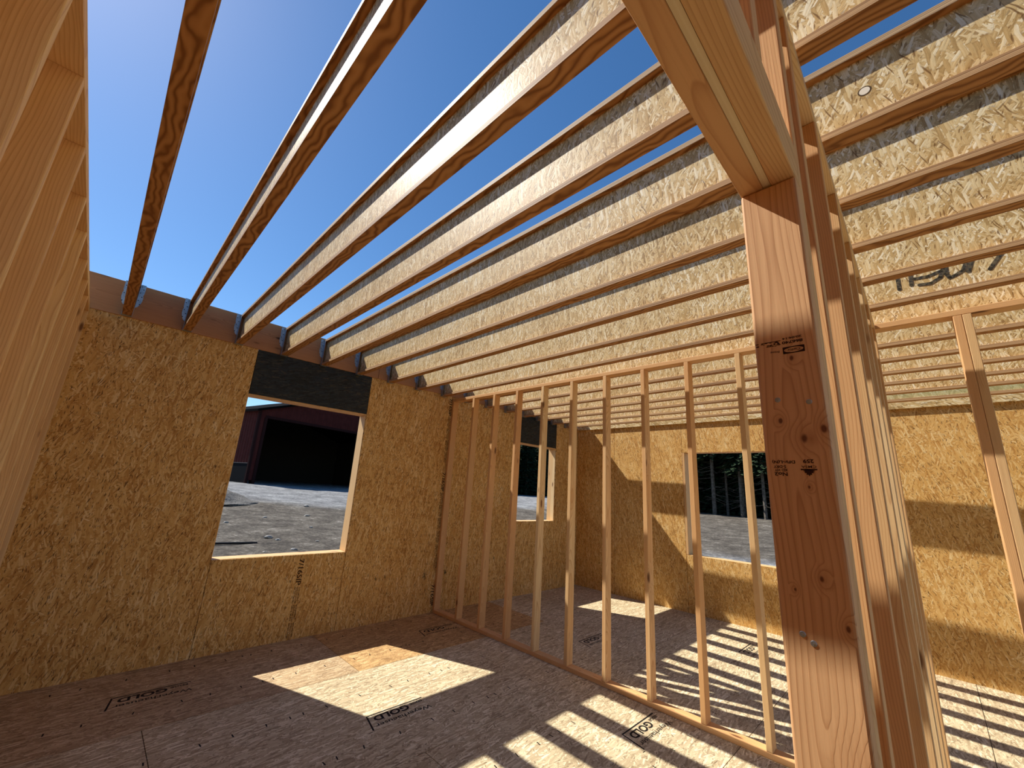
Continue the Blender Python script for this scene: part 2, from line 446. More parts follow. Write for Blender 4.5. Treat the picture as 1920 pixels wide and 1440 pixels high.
def text_mesh(s, bold=0.0):
    cu = bpy.data.curves.new('lettering', 'FONT'); cu.body = s; cu.size = 1.0; cu.offset = bold; cu.resolution_u = 3
    ob = bpy.data.objects.new('lettering', cu); C.objects.link(ob)
    dg = bpy.context.evaluated_depsgraph_get(); dg.update()
    me = bpy.data.meshes.new_from_object(ob.evaluated_get(dg))
    bpy.data.objects.remove(ob)
    return me
class Stamp:
    """flat printed marks gathered on one plane: origin o, right vector u, up vector v (world space)"""
    def __init__(self, o, u, v):
        self.o, self.u, self.v = Vector(o), Vector(u), Vector(v); self.bm = bmesh.new()
    def pt(self, a, b): return self.o+self.u*a+self.v*b
    def poly(self, pts):
        self.bm.faces.new([self.bm.verts.new(self.pt(*p)) for p in pts])
    def rect(self, a0, a1, b0, b1, skew=0.0):
        self.poly([(a0+skew*b0, b0), (a1+skew*b0, b0), (a1+skew*b1, b1), (a0+skew*b1, b1)])
    def text(self, s, a, b, w, h, bold=0.0, skew=0.0):
        me = text_mesh(s, bold)
        xs = [v.co.x for v in me.vertices]; ys = [v.co.y for v in me.vertices]
        x0, x1, y0, y1 = min(xs), max(xs), min(ys), max(ys)
        vs = []
        for v in me.vertices:
            yy = (v.co.y-y0)/(y1-y0)*h; xx = (v.co.x-x0)/(x1-x0)*w
            vs.append(self.bm.verts.new(self.pt(a+xx+skew*yy, b+yy)))
        for p in me.polygons:
            try: self.bm.faces.new([vs[i] for i in p.vertices])
            except ValueError: pass
        bpy.data.meshes.remove(me)
    def ribbon(self, pts, w):
        for i in range(len(pts)-1):
            a, b = Vector(pts[i]), Vector(pts[i+1]); d = (b-a); L = d.length or 1
            n = Vector((-d.y, d.x))/L*w/2; e = d/L*w*0.25
            self.poly([tuple(a-e+n), tuple(a-e-n), tuple(b+e-n), tuple(b+e+n)])
    def ring(self, a, b, rx0, ry0, rx1, ry1, n=28):
        for i in range(n):
            t0, t1 = 2*math.pi*i/n, 2*math.pi*(i+1)/n
            self.poly([(a+rx0*math.cos(t0), b+ry0*math.sin(t0)), (a+rx0*math.cos(t1), b+ry0*math.sin(t1)),
                       (a+rx1*math.cos(t1), b+ry1*math.sin(t1)), (a+rx1*math.cos(t0), b+ry1*math.sin(t0))])
    def build(self, name, mat, parent, thick=0.0004):
        nrm = self.u.cross(self.v).normalized()
        if parent is not None:
            inv = Matrix.Translation(parent.location) @ parent.rotation_euler.to_matrix().to_4x4()
            pp = parent.parent
            if pp is not None: inv = (Matrix.Translation(pp.location) @ pp.rotation_euler.to_matrix().to_4x4()) @ inv
            inv = inv.inverted()
        else: inv = Matrix()
        for v in self.bm.verts: v.co = inv @ (v.co+nrm*thick)
        return new_obj(name, bm_mesh(self.bm, name), mat, parent)

# ------------------------------------------------------------------ subfloor
def color_panels(name, mat, rects, tints, z0, z1, axes='xy'):
    bm = bmesh.new(); lay = bm.loops.layers.color.new('tint')
    for r, t in zip(rects, tints):
        for f in bm_box(bm, r[0], r[1], r[2], r[3], z0, z1):
            for lp in f.loops: lp[lay] = (t[0], t[1], t[2], 1)
    return bm_mesh(bm, name)
rnd = random.Random(5)
ys = [YA+WT-0.02, 3.668, 2.400, 1.130, -0.074, -1.33, Y0]
xs_rows = [[-0.45, 1.99, 4.43, 6.56], [-0.45, 0.579, 3.06, 5.5, 6.56], [-0.45, 1.81, 4.27, 6.56], [-0.45, 0.6, 3.03, 5.47, 6.56], [-0.45, 1.8, 4.96, 6.56], [-0.45, 3.0, 5.4, 6.56]]
rects, tints = [], []
g = 0.0022
for i in range(len(ys)-1):
    for j in range(len(xs_rows[i])-1):
        rects.append((xs_rows[i][j]+g, xs_rows[i][j+1]-g, ys[i+1]+g, ys[i]-g))
        t = 0.96+rnd.random()*0.08
        tc_ = (t, t*0.99, t*0.98)
        if i == 0 and j == 1: tc_ = (0.95, 0.84, 0.70)       # the one orange-brown sheet
        if i == 0 and j == 0: tc_ = (0.93, 0.88, 0.84)
        tints.append(tc_)
rects.append((-0.46, XB+WT, Y0, YA+WT-0.01)); tints.append((0.3, 0.22, 0.16))
bm = bmesh.new(); lay = bm.loops.layers.color.new('tint')
for i, (r, t) in enumerate(zip(rects, tints)):
    zz = (-0.018, 0.0) if i < len(rects)-1 else (-0.30, -0.004)
    for f in bm_box(bm, r[0], r[1], r[2], r[3], *zz):
        for lp in f.loops: lp[lay] = (t[0], t[1], t[2], 1)
floor = tag(new_obj('floor', bm_mesh(bm, 'floor'), M_floor), kind='structure')

# printed marks on the subfloor: they read from the window wall side
def logo(x, y, fade=1.0):
    s = Stamp((x, y, 0), (-1, 0, 0), (0, -1, 0))       # a grows to -x, b grows to -y
    W = 0.44
    s.rect(-W, 0.0, -0.005, 0.007)                     # long underline
    s.poly([(0.0, -0.004), (0.011, -0.004), (0.052, 0.182), (0.040, 0.182)])
    s.rect(0.058, 0.085, 0.190, 0.196)
    s.text('GOLD', -0.300, 0.022, 0.275, 0.070, bold=0.035, skew=0.18)
    s.text('EDGE', -0.420, 0.024, 0.105, 0.026, bold=0.03, skew=0.18)
    s.text('Weyerhaeuser', -0.435, 0.108, 0.44, 0.056, bold=0.012, skew=0.12)
    return s.build('printed_logo', M_ink, floor)
for p in [(0.466, 4.255), (1.722, 2.976), (2.965, 4.240), (4.210, 2.975), (2.963, 1.720), (5.44, 1.725)]: logo(*p)
# nailing marks, in rows two feet apart
s = Stamp((0, 0, 0), (1, 0, 0), (0, 1, 0))
base_x = [0.14, 0.31, 0.56, 0.81, 0.975, 1.18, 1.31]
for r, y in enumerate([4.565, 3.96, 3.295, 2.69, 2.04, 1.43, 0.82, 0.2, -0.45]):
    for rep in range(5):
        for bx in base_x:
            x = bx+rep*1.25+rnd.uniform(-.012, .012)
            if x > 6.4: continue
            yy = y+rnd.uniform(-.006, .006); sk = rnd.uniform(-.012, .004)
            s.poly([(x, yy), (x+0.008, yy), (x+0.008+sk, yy-0.036), (x+sk, yy-0.036)])
s.build('printed_nailing_marks', M_ink, floor, 0.0003)

# ------------------------------------------------------------------ sandwich panel walls
def wall_mesh(name, mat, rects, along, inner, outer):
    """rects: (u0,u1,z0,z1) sheets with hairline gaps over a solid core"""
    bm = bmesh.new(); g = 0.0028
    sgn = 1 if outer > inner else -1
    for rc in rects:
        u0, u1, z0, z1 = rc[:4]
        c0, c1 = rc[4:] if len(rc) > 4 else (z0, z1)
        for (a, b, gg) in ((inner, inner+sgn*0.011, g), (inner+sgn*0.011, outer, 0.0)):
            lo, hi = min(a, b), max(a, b)
            if gg == 0.0: z0, z1 = c0, c1
            if along == 'x': bm_box(bm, u0+gg, u1-gg, lo, hi, z0, z1)
            else: bm_box(bm, lo, hi, u0+gg, u1-gg, z0, z1)
    return bm_mesh(bm, name)
WS, WH = H-0.781, H+0.767           # window 1 sill and head
WS2, WH2 = H-0.483, H+0.757
WS3, WH3 = H-0.785, H+0.722
B = 0.038
wA = [(-0.46, 0.957, 0, LB), (0.957, 2.214, 0, WS-0.004, 0, WS-B), (2.214, 3.476, 0, LB), (3.476, 4.935, 0, LB), (4.935, 5.885, 0, WS2-0.004, 0, WS2-B), (5.885, XB+WT, 0, LB),
      ]
wall_back = tag(new_obj('wall_back', wall_mesh('wall_back', M_wallA, wA, 'x', YA, YA+WT), M_wallA), kind='structure')
wB = [(3.93, YA, 0, H+1.56), (WY1 := 2.713, 3.93, 0, H+1.56), (1.49, 2.713, 0, WS3-0.004, 0, WS3-B), (1.49, 2.713, WH3+0.003, H+1.56, WH3+B, H+1.56), (0.27, 1.49, 0, H+1.56), (-0.95, 0.27, 0, H+1.56), (Y0, -0.95, 0, H+1.56)]
wall_right = tag(new_obj('wall_right', wall_mesh('wall_right', M_wallB, wB, 'y', XB, XB+WT), M_wallB), kind='structure')

# printed grading text on the window wall
def wall_print(x, z0, z1, dense, side=False):
    s = Stamp((x, YA, 0), (0, 0, -1), (1, 0, 0))    # text runs downward, tops to the right
    if dense:
        a = H-z1
        s2 = []
        s.text('7/16SIP', -z1+0.0, -0.004, 0.25, 0.050, bold=0.02)
        z = -z1+0.27
        while z < -z0-0.1:
            s.text(rnd.choice(['SHEATHING SPAN', 'EXPOSURE 1', 'THIS SIDE DOWN', 'SIZED FOR SPACING', 'STRENGTH AXIS']), z, 0.014, 0.15, 0.015, bold=0.02)
            s.text(rnd.choice(['STRUCTURAL 1', 'RATED PANEL', 'MILL 412', '24/16 SPAN']), z, -0.006, 0.14, 0.015, bold=0.02)
            if rnd.random() < .6: s.text('RATED SHEATHING', z, 0.034, 0.13, 0.015, bold=0.02)
            z += 0.165
    return s.build('printed_grade_text', M_inkw, wall_back)
wall_print(1.735, 0.02, WS-0.045, True)
for z0, z1 in ((1.9, LB-0.03), (0.45, 1.75), (0.02, 0.33)): wall_print(3.425, z0, z1, True)

# black header panels and window rough frames
def header(x0, x1, zh, label):
    o = box_obj('window_header', M_black, None, x0, x1, YA-0.002, YA+0.012, zh+0.0, LB-0.002, bevel=0.001)
    tag(o, label, 'header')
    b = board('header_beam', FIR, x0+0.001, x1-0.001, YA+0.013, YA+WT, zh+0.001, LB-0.004, parent=o, bevel=0.002)
    return o
header(0.959, 2.212, WH+0.014, 'black strand board header panel above the large window showing the barn')
header(4.937, 5.883, WH2+0.014, 'black strand board header panel above the small window behind the stud partition')
def window_frame(name, x0, x1, zs, zh):
    e = tag(empty(name, (x0, YA, zs)), kind='structure')
    board('sill', FIRL, x0+0.001, x1-0.001, YA+0.0115, YA+WT+0.003, zs-B, zs, e)
    board('head', FIR, x0+0.001, x1-0.001, YA+0.004, YA+WT, zh, zh+0.014, e, bevel=0.001)
    board('jamb', FIRL, x1-0.004, x1+0.034, YA+0.012, YA+WT+0.003, zs+0.001, zh-0.001, e)
    board('jamb', FIRL, x0-0.034, x0+0.004, YA+0.012, YA+WT+0.003, zs+0.001, zh-0.001, e)
window_frame('window_1', 0.957, 2.214, WS, WH)
window_frame('window_2', 4.935, 5.885, WS2, WH2)
e3 = tag(empty('window_3', (XB, 1.49, WS3)), kind='structure')
board('sill', FIRL, XB+0.0115, XB+WT+0.003, 1.491, 2.712, WS3-B, WS3, e3)
board('head', FIR, XB+0.0115, XB+WT, 1.491, 2.712, WH3, WH3+B, e3)
board('jamb', FIR, XB+0.001, XB+WT+0.003, 2.676, 2.712, WS3+0.001, WH3-0.001, e3)
board('jamb', FIR, XB+0.001, XB+WT+0.003, 1.491, 1.527, WS3+0.001, WH3-0.001, e3)

# rim beams on top of the window wall
o = board('rim_beam', FIRR, -0.46, 2.288, YA-0.010, YA+0.030, LB, LT)
tag(o, 'long brown rim beam on the window wall, left piece above the large window', 'beam', 'rim beams')
o = board('rim_beam', FIRR, 2.291, 5.6, YA-0.010, YA+0.030, LB, LT)
tag(o, 'brown rim beam on the window wall, piece running right behind the partition top', 'beam', 'rim beams')
o = board('rim_beam', FIRR, 5.603, XB-0.03, YA-0.010, YA+0.030, LB, LT)
tag(o, 'short brown rim beam in the far corner above the small window', 'beam', 'rim beams')
o = box_obj('rim_board', M_rimB, None, XB-0.029, XB-0.001, Y0, YA-0.012, H+1.187, H+1.545, bevel=0.001)
tag(o, 'strand board rim along the top of the far right wall behind the last joist', 'rim board')

# ------------------------------------------------------------------ I-joists
JY0, JY1 = Y0, YA-0.014
FW, FT, WB = 0.0635, 0.028, 0.010
DEP = 0.309
def joist_meshes():
    L = JY1-JY0
    out = {}
    bm = bmesh.new(); bm_box(bm, -FW/2, FW/2, 0, L, 0, FT, 0.002); out['b'] = bm_mesh(bm, 'flange')
    bm = bmesh.new(); bm_box(bm, -FW/2, FW/2, 0, L, DEP-FT, DEP, 0.002); out['t'] = bm_mesh(bm, 'flange')
    bm = bmesh.new(); bm_box(bm, -WB/2, WB/2, 0, L, FT-0.004, DEP-FT+0.004); out['w'] = bm_mesh(bm, 'web')
    return out
JM = joist_meshes()
for key, m in (('b', M_flange), ('t', M_flange), ('w', M_web)): JM[key].materials.append(m)
JX = []
WEBS = []
for k in range(16):
    xa = -0.065+0.4186*k+(0.0 if k else 0.0)       # at the rim beam
    xn = -0.065+0.4087*k                            # at y = 0
    if k == 1: xn -= 0.022
    if k >= 13: xa = -0.065+0.4087*k+0.06
    ang = math.atan2(xa-xn, YA)
    x0 = xn+(xa-xn)*(JY0/YA)
    e = empty('i_joist', (x0, JY0, ZJ(xn)))
    e.rotation_euler = (0, 0, -ang)
    w = new_obj('web', JM['w'], None, e)
    bf = new_obj('bottom_flange', JM['b'], None, e)
    tf = new_obj('top_flange', JM['t'], None, e)
    if k == 15:
        me = JM['w'].copy(); me.materials.clear(); me.materials.append(M_web_green); w.data = me
    tag(e, ('wooden I-joist overhead, %s counted from the left stud wall' % ORD[k+1]) if k < 15 else
        'wooden I-joist with green stained web, nearest the far right wall', 'joist', 'parallel wooden I-joists overhead')
    JX.append((xn, xa)); WEBS.append((w, e))
# round knockout plug pushed into the web of the fifth joist
def on_web(k): return JX[k][0]-WB/2
w, e = WEBS[4]
s = Stamp((on_web(4)-0.0006, -0.028, H+1.379), (0, -1, 0), (0, 0, 1))
s.ring(0, 0, 0.0, 0.0, 0.014, 0.014)
s.build('knockout_plug', plain('pale_plug_wood', srgb(240, 228, 206), 0.8), w)
s = Stamp((on_web(4)-0.0004, -0.028, H+1.379), (0, -1, 0), (0, 0, 1))
s.ring(0, 0, 0.014, 0.014, 0.018, 0.018)
s.build('knockout_ring', plain('knockout_groove', srgb(88, 66, 40), 0.9), w)
# sprayed black lettering on the web of the ninth joist
w, e = WEBS[8]
rz = e.rotation_euler.z
s = Stamp((on_web(8)-0.0012, 0.0, H), (math.sin(rz), -math.cos(rz), 0), (0, 0, 1))
for st in [[(.059, 1.404), (.058, 1.308)], [(.117, 1.419), (.112, 1.318)], [(.128, 1.354), (.184, 1.350), (.244, 1.366)],
           [(.145, 1.309), (.192, 1.303), (.232, 1.326), (.254, 1.386)],
           [(.262, 1.398), (.259, 1.340), (.269, 1.312), (.294, 1.321), (.323, 1.337), (.344, 1.386)], [(.342, 1.325), (.364, 1.39)], [(.42, 1.312), (.47, 1.386)]]:
    st = [(a-0.02, b) for a, b in st]
    s.ribbon(st, 0.018)
    for a, b in st: s.ring(a, b, 0, 0, 0.0095, 0.0095, 12)
s.build('sprayed_lettering', M_spray, w)

# ------------------------------------------------------------------ joist hangers (face flanges, seat, nails)
def hanger_mesh():
    bm = bmesh.new(); t = 0.0016; hz = 0.30
    for sg in (-1, 1):
        xi = sg*(FW/2+0.001)
        bm_box(bm, min(xi, xi+sg*t), max(xi, xi+sg*t), -0.048, 0.0, -0.001, hz*0.98)
        # scalloped face flange against the beam
        xs0, xs1 = xi, xi+sg*0.036
        prof = [(xs0, 0.09), (xi+sg*0.018, 0.105), (xi+sg*0.030, 0.135), (xs1, 0.165), (xs1, 0.20), (xi+sg*0.031, 0.215), (xs1, 0.232), (xs1, hz+0.012), (xs0, hz+0.012)]
        f = bm.faces.new([bm.verts.new((x, 0.0, z)) for x, z in (prof if sg > 0 else prof[::-1])])
        r = bmesh.ops.extrude_face_region(bm, geom=[f])
        for v in r['geom']:
            if isinstance(v, bmesh.types.BMVert): v.co.y -= t
        # tab folded over the beam
        bm_box(bm, min(xs0, xs1), max(xs0, xs1), -t, 0.030, hz+0.008, hz+0.012)
    bm_box(bm, -FW/2-0.001-t, FW/2+0.001+t, -0.05, 0.0, -0.0022, -0.0006)
    return bm_mesh(bm, 'hanger')
def nail_mesh():
    bm = bmesh.new()
    for sg in (-1, 1):
        for z in (0.13, 0.165, 0.20, 0.235, 0.27, 0.295):
            x = sg*(FW/2+0.010+0.016*((int(z*1000)//35) % 2))
            bmesh.ops.create_cone(bm, cap_ends=True, segments=8, radius1=0.0045, radius2=0.0035, depth=0.003,
                                  matrix=Matrix.Translation((x, -0.0035, z)) @ Matrix.Rotation(math.pi/2, 4, 'X'))
    return bm_mesh(bm, 'nail_heads')
HM, NM = hanger_mesh(), nail_mesh()
HM.materials.append(M_steel); NM.materials.append(M_nail)
for k in range(16):
    xn, xa = JX[k]
    e = new_obj('joist_hanger', HM, None, None, (xa, YA-0.0115, ZJ(xn)))
    n = new_obj('nail_heads', NM, None, e); tag(n, kind='stuff')
    tag(e, 'galvanized steel hanger on the rim beam holding the %s joist from the left' % ORD[k+1], 'joist hanger', 'joist hangers on the rim beam')

# ------------------------------------------------------------------ stud partition
SW, SD = 0.038, 0.089
PZ = H+1.212                                   # top of its top plate
o = board('bottom_plate', FIRS, XP, XP+SD, Y0+0.1, YA-0.001, 0.0005, B); tag(o, 'wooden bottom plate of the stud partition lying on the subfloor', 'plate')
o = board('top_plate', FIRS, XP, XP+SD, YM+SD+0.02, YA-0.001, PZ-B, PZ); tag(o, 'wooden top plate of the stud partition left of the big post', 'plate')
o = board('top_plate', FIRS, XP, XP+SD, Y0+0.1, YM+SD+0.018, PZ-B, PZ); tag(o, 'wooden top plate of the partition piece right of the big post', 'plate')
stud_y = [0.956+0.4115*k for k in range(9)]+[4.708-0.0]
mats = [FIRL, FIRS, FIRS, FIRS, FIRL, FIRL, FIR, FIRS, FIRS, FIR]
for i in range(10):
    k = 9-i
    y = stud_y[k]
    o = board('partition_stud', mats[k], XP, XP+SD, y-SW/2, y+SW/2, B, PZ-B)
    tag(o, 'upright stud of the open partition, %s from the window wall' % ORD[i+1], 'stud', 'partition studs left of the post')
for i, y in enumerate((-0.264, -0.303)):
    o = board('partition_stud', (FIR, FIRL)[i], XP, XP+SD, y-SW/2, y+SW/2, B, PZ-B)
    tag(o, 'stud of the doubled pair right of the big post, %s one' % ('left reddish', 'right pale')[i], 'stud', 'doubled studs at the right edge')

# ------------------------------------------------------------------ stud wall with the post and opening
PX = 0.770
post = board('trimmer_post', FIRP, PX, PX+SW, YM, YM+SD, B, H+0.573, bevel=0.004)
tag(post, 'big pinkish fir trimmer post with printed grade stamps in the foreground', 'post')
o = board('king_stud', FIR, PX+SW+0.0005, PX+2*SW, YM+0.0005, YM+SD, B, PZ-B)
tag(o, 'king stud directly behind the big trimmer post, rising past the header', 'stud')
hd = empty('header', (-0.25, YM, H+0.573))
tag(hd, 'doubled header beam with strand board core resting on the big post', 'header')
ZH0, ZH1 = H+0.5735, H+0.665
board('board', FIR, -0.25, PX+SW, YM, YM+0.038, ZH0, ZH1, hd)
board('board', FIR, -0.25, PX+SW, YM+0.051, YM+0.089, ZH0, ZH1, hd)
c = box_obj('spacer', M_rimB, hd, -0.25, PX+SW, YM+0.0385, YM+0.0505, ZH0+0.003, ZH1-0.002)
c.location = -hd.location
o = board('cripple_stud', FIRS, 0.559, 0.597, YM, YM+SD, ZH1, PZ-B); tag(o, 'short cripple stud standing on top of the header at the top edge', 'stud')
wall_studs = [(0.960, FIRS), (1.355, FIR), (1.775, FIR), (2.185, FIRL), (2.59, FIRL), (2.99, FIRL)]
def ym(x): return YM+0.0015+0.0055*(x-PX)      # the wall line drifts a few millimetres
for i, (x, m) in enumerate(wall_studs):
    o = board('wall_stud', m, x, x+SW, ym(x), ym(x)+SD, B, PZ-B)
    tag(o, 'tall stud of the wall behind the big post, %s past the king stud' % ORD[i+1], 'stud', 'studs in line behind the post')
o = board('wall_stud', FIR, XP-SW-0.001, XP-0.001, ym(XP), ym(XP)+SD, B, PZ-B)
tag(o, 'reddish end stud where the post wall meets the partition', 'stud', 'studs in line behind the post')
o = board('wall_top_plate', FIRL, -0.25, XP-0.003, YM-0.0055, YM+SD-0.0055, PZ-B+0.0005, PZ); o.rotation_euler[2] = 0.0055; tag(o, 'knotty pale top plate over the studs behind the big post', 'plate')
o = board('wall_bottom_plate', FIRS, PX, XP-0.003, YM, YM+SD, 0.0005, B-0.0005); o.rotation_euler[2] = 0.0055; tag(o, 'bottom plate under the big post and its wall studs', 'plate')

# printed stamps and screw heads on the post (they read upside down)
XS = PX
def up_down(a_y, z): return (a_y, z)
s = Stamp((XS, 0, H), (0, 1, 0), (0, 0, -1))      # text turned upside down: right = +y, up = -z
#  a = y, b = -(z-H)
s.text('DFir-L(N)', 0.1424, -0.0714, 0.031, 0.0060, bold=0.03)
s.text('S-DRY', 0.1550, -0.0628+0.0, 0.0170, 0.0046, bold=0.02)
s.text('KD HT', 0.1540, -0.0572+0.0, 0.0170, 0.0040, bold=0.02)
s.text('No2', 0.1540, -0.0518, 0.0175, 0.0058, bold=0.03)
s.text('259', 0.1185, -0.0718, 0.0135, 0.0060, bold=0.03)
s.text('CMSA', 0.1160, -0.0622, 0.0190, 0.0038, bold=0.005)
s.rect(0.1152, 0.1362, -0.0572, -0.0552)
leaf = [(0, .010), (.0015, .0072), (.0036, .0080), (.0030, .0052), (.0060, .0050), (.0052, .0032), (.0078, .0016), (.0035, .0004), (.0036, -.0006), (0, 0)]
cxl, bz = 0.1258, -0.0560
pts = [(cxl+x, bz+y) for x, y in leaf]+[(cxl-x, bz+y) for x, y in leaf[::-1][1:-1]]
s.poly(pts)
s.build('printed_grade_stamp', M_inkp, post, 0.0004)
s = Stamp((XS, 0, H), (0, 1, 0), (0, 0, -1))
s.text('866740', 0.1130, -0.2672, 0.0290, 0.0052, bold=0.035)
s.text('20:04:14', 0.1140, -0.2735, 0.0270, 0.0038, bold=0.03)
# oval brand mark in a box
for (a0, a1, b0, b1) in ((0.1118, 0.1420, -0.2565, -0.2553), (0.1118, 0.1420, -0.2462, -0.2450), (0.1118, 0.1128, -0.2565, -0.2450), (0.1410, 0.1420, -0.2565, -0.2450)):
    s.rect(a0, a1, b0, b1)
N = 40
for i in range(N):                                 # black field between the oval and its box
    q = []
    for t in (2*math.pi*i/N, 2*math.pi*(i+1)/N):
        c_, s_ = math.cos(t), math.sin(t); m_ = max(abs(c_)/0.0150, abs(s_)/0.0057)
        q.append(((0.1269+0.0135*c_, -0.25075+0.0043*s_), (0.1269+c_/m_, -0.25075+s_/m_)))
    s.poly([q[0][0], q[1][0], q[1][1], q[0][1]])
s.text('Canfor', 0.1180, -0.2528, 0.0178, 0.0040, bold=0.01)
s.text('Prime', 0.1470, -0.2528, 0.0130, 0.0040, bold=0.01)
for i in range(34):                                # smudged block code
    a = 0.1440+rnd.random()*0.028; b = -0.2700+rnd.random()*0.0085
    s.rect(a, a+0.0030, b, b+0.0010)
s.rect(0.1438, 0.1725, -0.2702, -0.2690)
s.rect(0.1765, 0.1815, -0.2700, -0.2684); s.rect(0.1760, 0.1805, -0.2660, -0.2640)
s.build('printed_mill_code', M_inkp, post, 0.0004)
def screw_mesh(rr=0.0042):
    bm = bmesh.new()
    bmesh.ops.create_cone(bm, cap_ends=True, segments=14, radius1=rr, radius2=rr*0.8, depth=0.0012)
    bmesh.ops.create_cone(bm, cap_ends=True, segments=6, radius1=rr*0.4, radius2=rr*0.3, depth=0.0022)
    return bm_mesh(bm, 'screw_head')
SM = screw_mesh(); SM.materials.append(M_steel)
for (y, z) in [(0.157, 0.1685), (0.115, 0.1612), (0.1567, -0.1762), (0.1445, -0.1852)]:
    o = new_obj('screw_head', SM, None, post)
    loc = Vector((PX-0.0006, y, H+z))
    o.location = loc-post.location; o.rotation_euler = (0, -math.pi/2, 0)

# ------------------------------------------------------------------ left stud wall
LD = 0.140
LZ = H+1.247
tag(box_obj('wall_left', M_wallB, None, XL-LD-0.012, XL-LD-0.001, Y0, YA-0.001, 0, LZ, bevel=0), kind='structure')
o = board('left_top_plate', FIRW, XL-LD, XL, Y0, YA-0.012, LZ-B, LZ-0.0005, bevel=0.002); tag(o, 'top plate running along the left stud wall against the sky', 'plate')
o = board('left_bottom_plate', FIR, XL-LD, XL, Y0, YA-0.001, 0.0005, B); tag(o, 'bottom plate under the left stud wall', 'plate')
lys = [1.335, 1.764, 2.188, 2.627, 3.045, 3.482, 3.873, 4.257]
lm = [FIRL, FIR, FIRL, FIR, FIR, FIR, FIR, FIRL]
for i, y in enumerate([0.905]+lys):
    o = board('left_wall_stud', FIRW, XL-LD, XL, y, y+SW, B, LZ-B)
    if i == 0: tag(o, 'nearest pale wide stud of the left wall filling the upper left corner', 'stud', 'studs of the left wall')
    else: tag(o, 'wide stud of the left wall, %s behind the nearest one' % ORD[i], 'stud', 'studs of the left wall')
o = board('left_wall_stud', FIRL, XL-LD, XL, YA-0.043, YA-0.004, B, LZ-B); tag(o, 'pale end stud of the left wall in the corner by the window wall', 'stud', 'studs of the left wall')

# ------------------------------------------------------------------ outdoors
def gz(x, y):
    r = math.hypot(x, y)
    up = max(0.0, min(1.0, (y-7.0)/22.0)); upx = max(0.0, min(1.0, (x-10.0)/26.0))
    w = max(0.0, y)/(max(0.0, y)+max(0.0, x)+1e-6)
    z = H + (-1.95+ w*1.62*(up*up*(3-2*up)) + (1-w)*1.1*upx)
    z += 0.05*mnoise.noise(Vector((x*0.6, y*0.6, 0)))+0.03*mnoise.noise(Vector((x*1.7, y*1.7, 3)))
    if r > 44: z += 0.0
    return z
bm = bmesh.new()
def axis(a, b, fine_a, fine_b, fs, cs):
    v, out = a, []
    while v < b:
        out.append(v); v += fs if fine_a <= v < fine_b else cs
    out.append(b); return out
gx = axis(-60, 110, -2, 46, 0.45, 3.0); gy = axis(-40, 110, 3, 46, 0.45, 3.0)
vv = [[bm.verts.new((x, y, gz(x, y) if not (-0.6 < x < 6.9 and Y0-0.3 < y < 5.1) else -0.5)) for y in gy] for x in gx]
for i in range(len(gx)-1):
    for j in range(len(gy)-1):
        f = bm.faces.new((vv[i][j], vv[i+1][j], vv[i+1][j+1], vv[i][j+1])); f.smooth = True
tag(new_obj('ground', bm_mesh(bm, 'ground'), M_ground), kind='structure')

# barn: gable end faces the viewer
BU = Vector((0.9645, 0.2642, 0)); BV = Vector((-0.2642, 0.9645, 0))
BO = Vector((7.43, 32.22, 0))
ZG = H-0.42
barn = empty('barn', (BO.x, BO.y, ZG))
barn.rotation_euler = (0, 0, math.atan2(BU.y, BU.x))
tag(barn, 'dark maroon metal barn with a huge open doorway seen through the large window', 'barn')
EZ, RW, RL = H+4.30-ZG, 19.0, 16.0       # eave height, gable width, length
SL = 0.32
def corr(bm, a0, a1, z0, z1f, y, n, depth=0.025, flip=False, axis_='x'):
    """ribbed sheet between a0 and a1"""
    step = (a1-a0)/n; prev = None
    for i in range(n*4+1):
        a = a0+step*i/4; d = depth if i % 4 == 1 or i % 4 == 2 else 0.0
        p = ((a, y-d) if axis_ == 'x' else (y-d, a))
        lo = bm.verts.new((p[0], p[1], z0 if not callable(z0) else z0(a))); hi = bm.verts.new((p[0], p[1], z1f(a)))
        if prev: bm.faces.new((prev[0], lo, hi, prev[1]))
        prev = (lo, hi)
peak = RW/2
def roofz(a): return EZ+SL*(a if a < peak else RW-a)
OX0, OX1, OZ = 0.45, 16.0, H+3.86-ZG
bm = bmesh.new()
corr(bm, 0, OX0, 0, roofz, 0, 2); corr(bm, OX0, OX1, OZ, roofz, 0, 60); corr(bm, OX1, RW, 0, roofz, 0, 10)
new_obj('gable_wall', bm_mesh(bm, 'gable_wall'), M_barn, barn)
bm = bmesh.new(); corr(bm, 0.0, RL, 1.10, lambda a: EZ, 0.0, 50, axis_='y')
new_obj('side_wall', bm_mesh(bm, 'side_wall'), M_barn, barn)
o = box_obj('wainscot', M_barnblk, barn, -0.03, 0.02, 0.05, RL, -0.3, 1.10)
box_obj('wainscot_cap', plain('grey_metal_cap', srgb(92, 86, 84), 0.8), barn, -0.05, 0.0, 0.05, RL, 1.09, 1.13)
box_obj('corner_trim', M_barntrim, barn, -0.06, 0.10, -0.06, 0.10, -0.3, EZ)
box_obj('door_jamb', M_barntrim, barn, OX0-0.05, OX0+0.14, -0.05, 0.3, -0.3, OZ)
box_obj('door_head', M_barntrim, barn, OX0, OX1, -0.04, 0.3, OZ-0.02, OZ+0.16)
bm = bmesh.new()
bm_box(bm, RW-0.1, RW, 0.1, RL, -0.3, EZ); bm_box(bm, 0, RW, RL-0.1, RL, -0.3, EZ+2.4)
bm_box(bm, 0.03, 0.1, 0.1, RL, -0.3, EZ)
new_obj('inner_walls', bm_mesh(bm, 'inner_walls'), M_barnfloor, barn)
bm = bmesh.new()
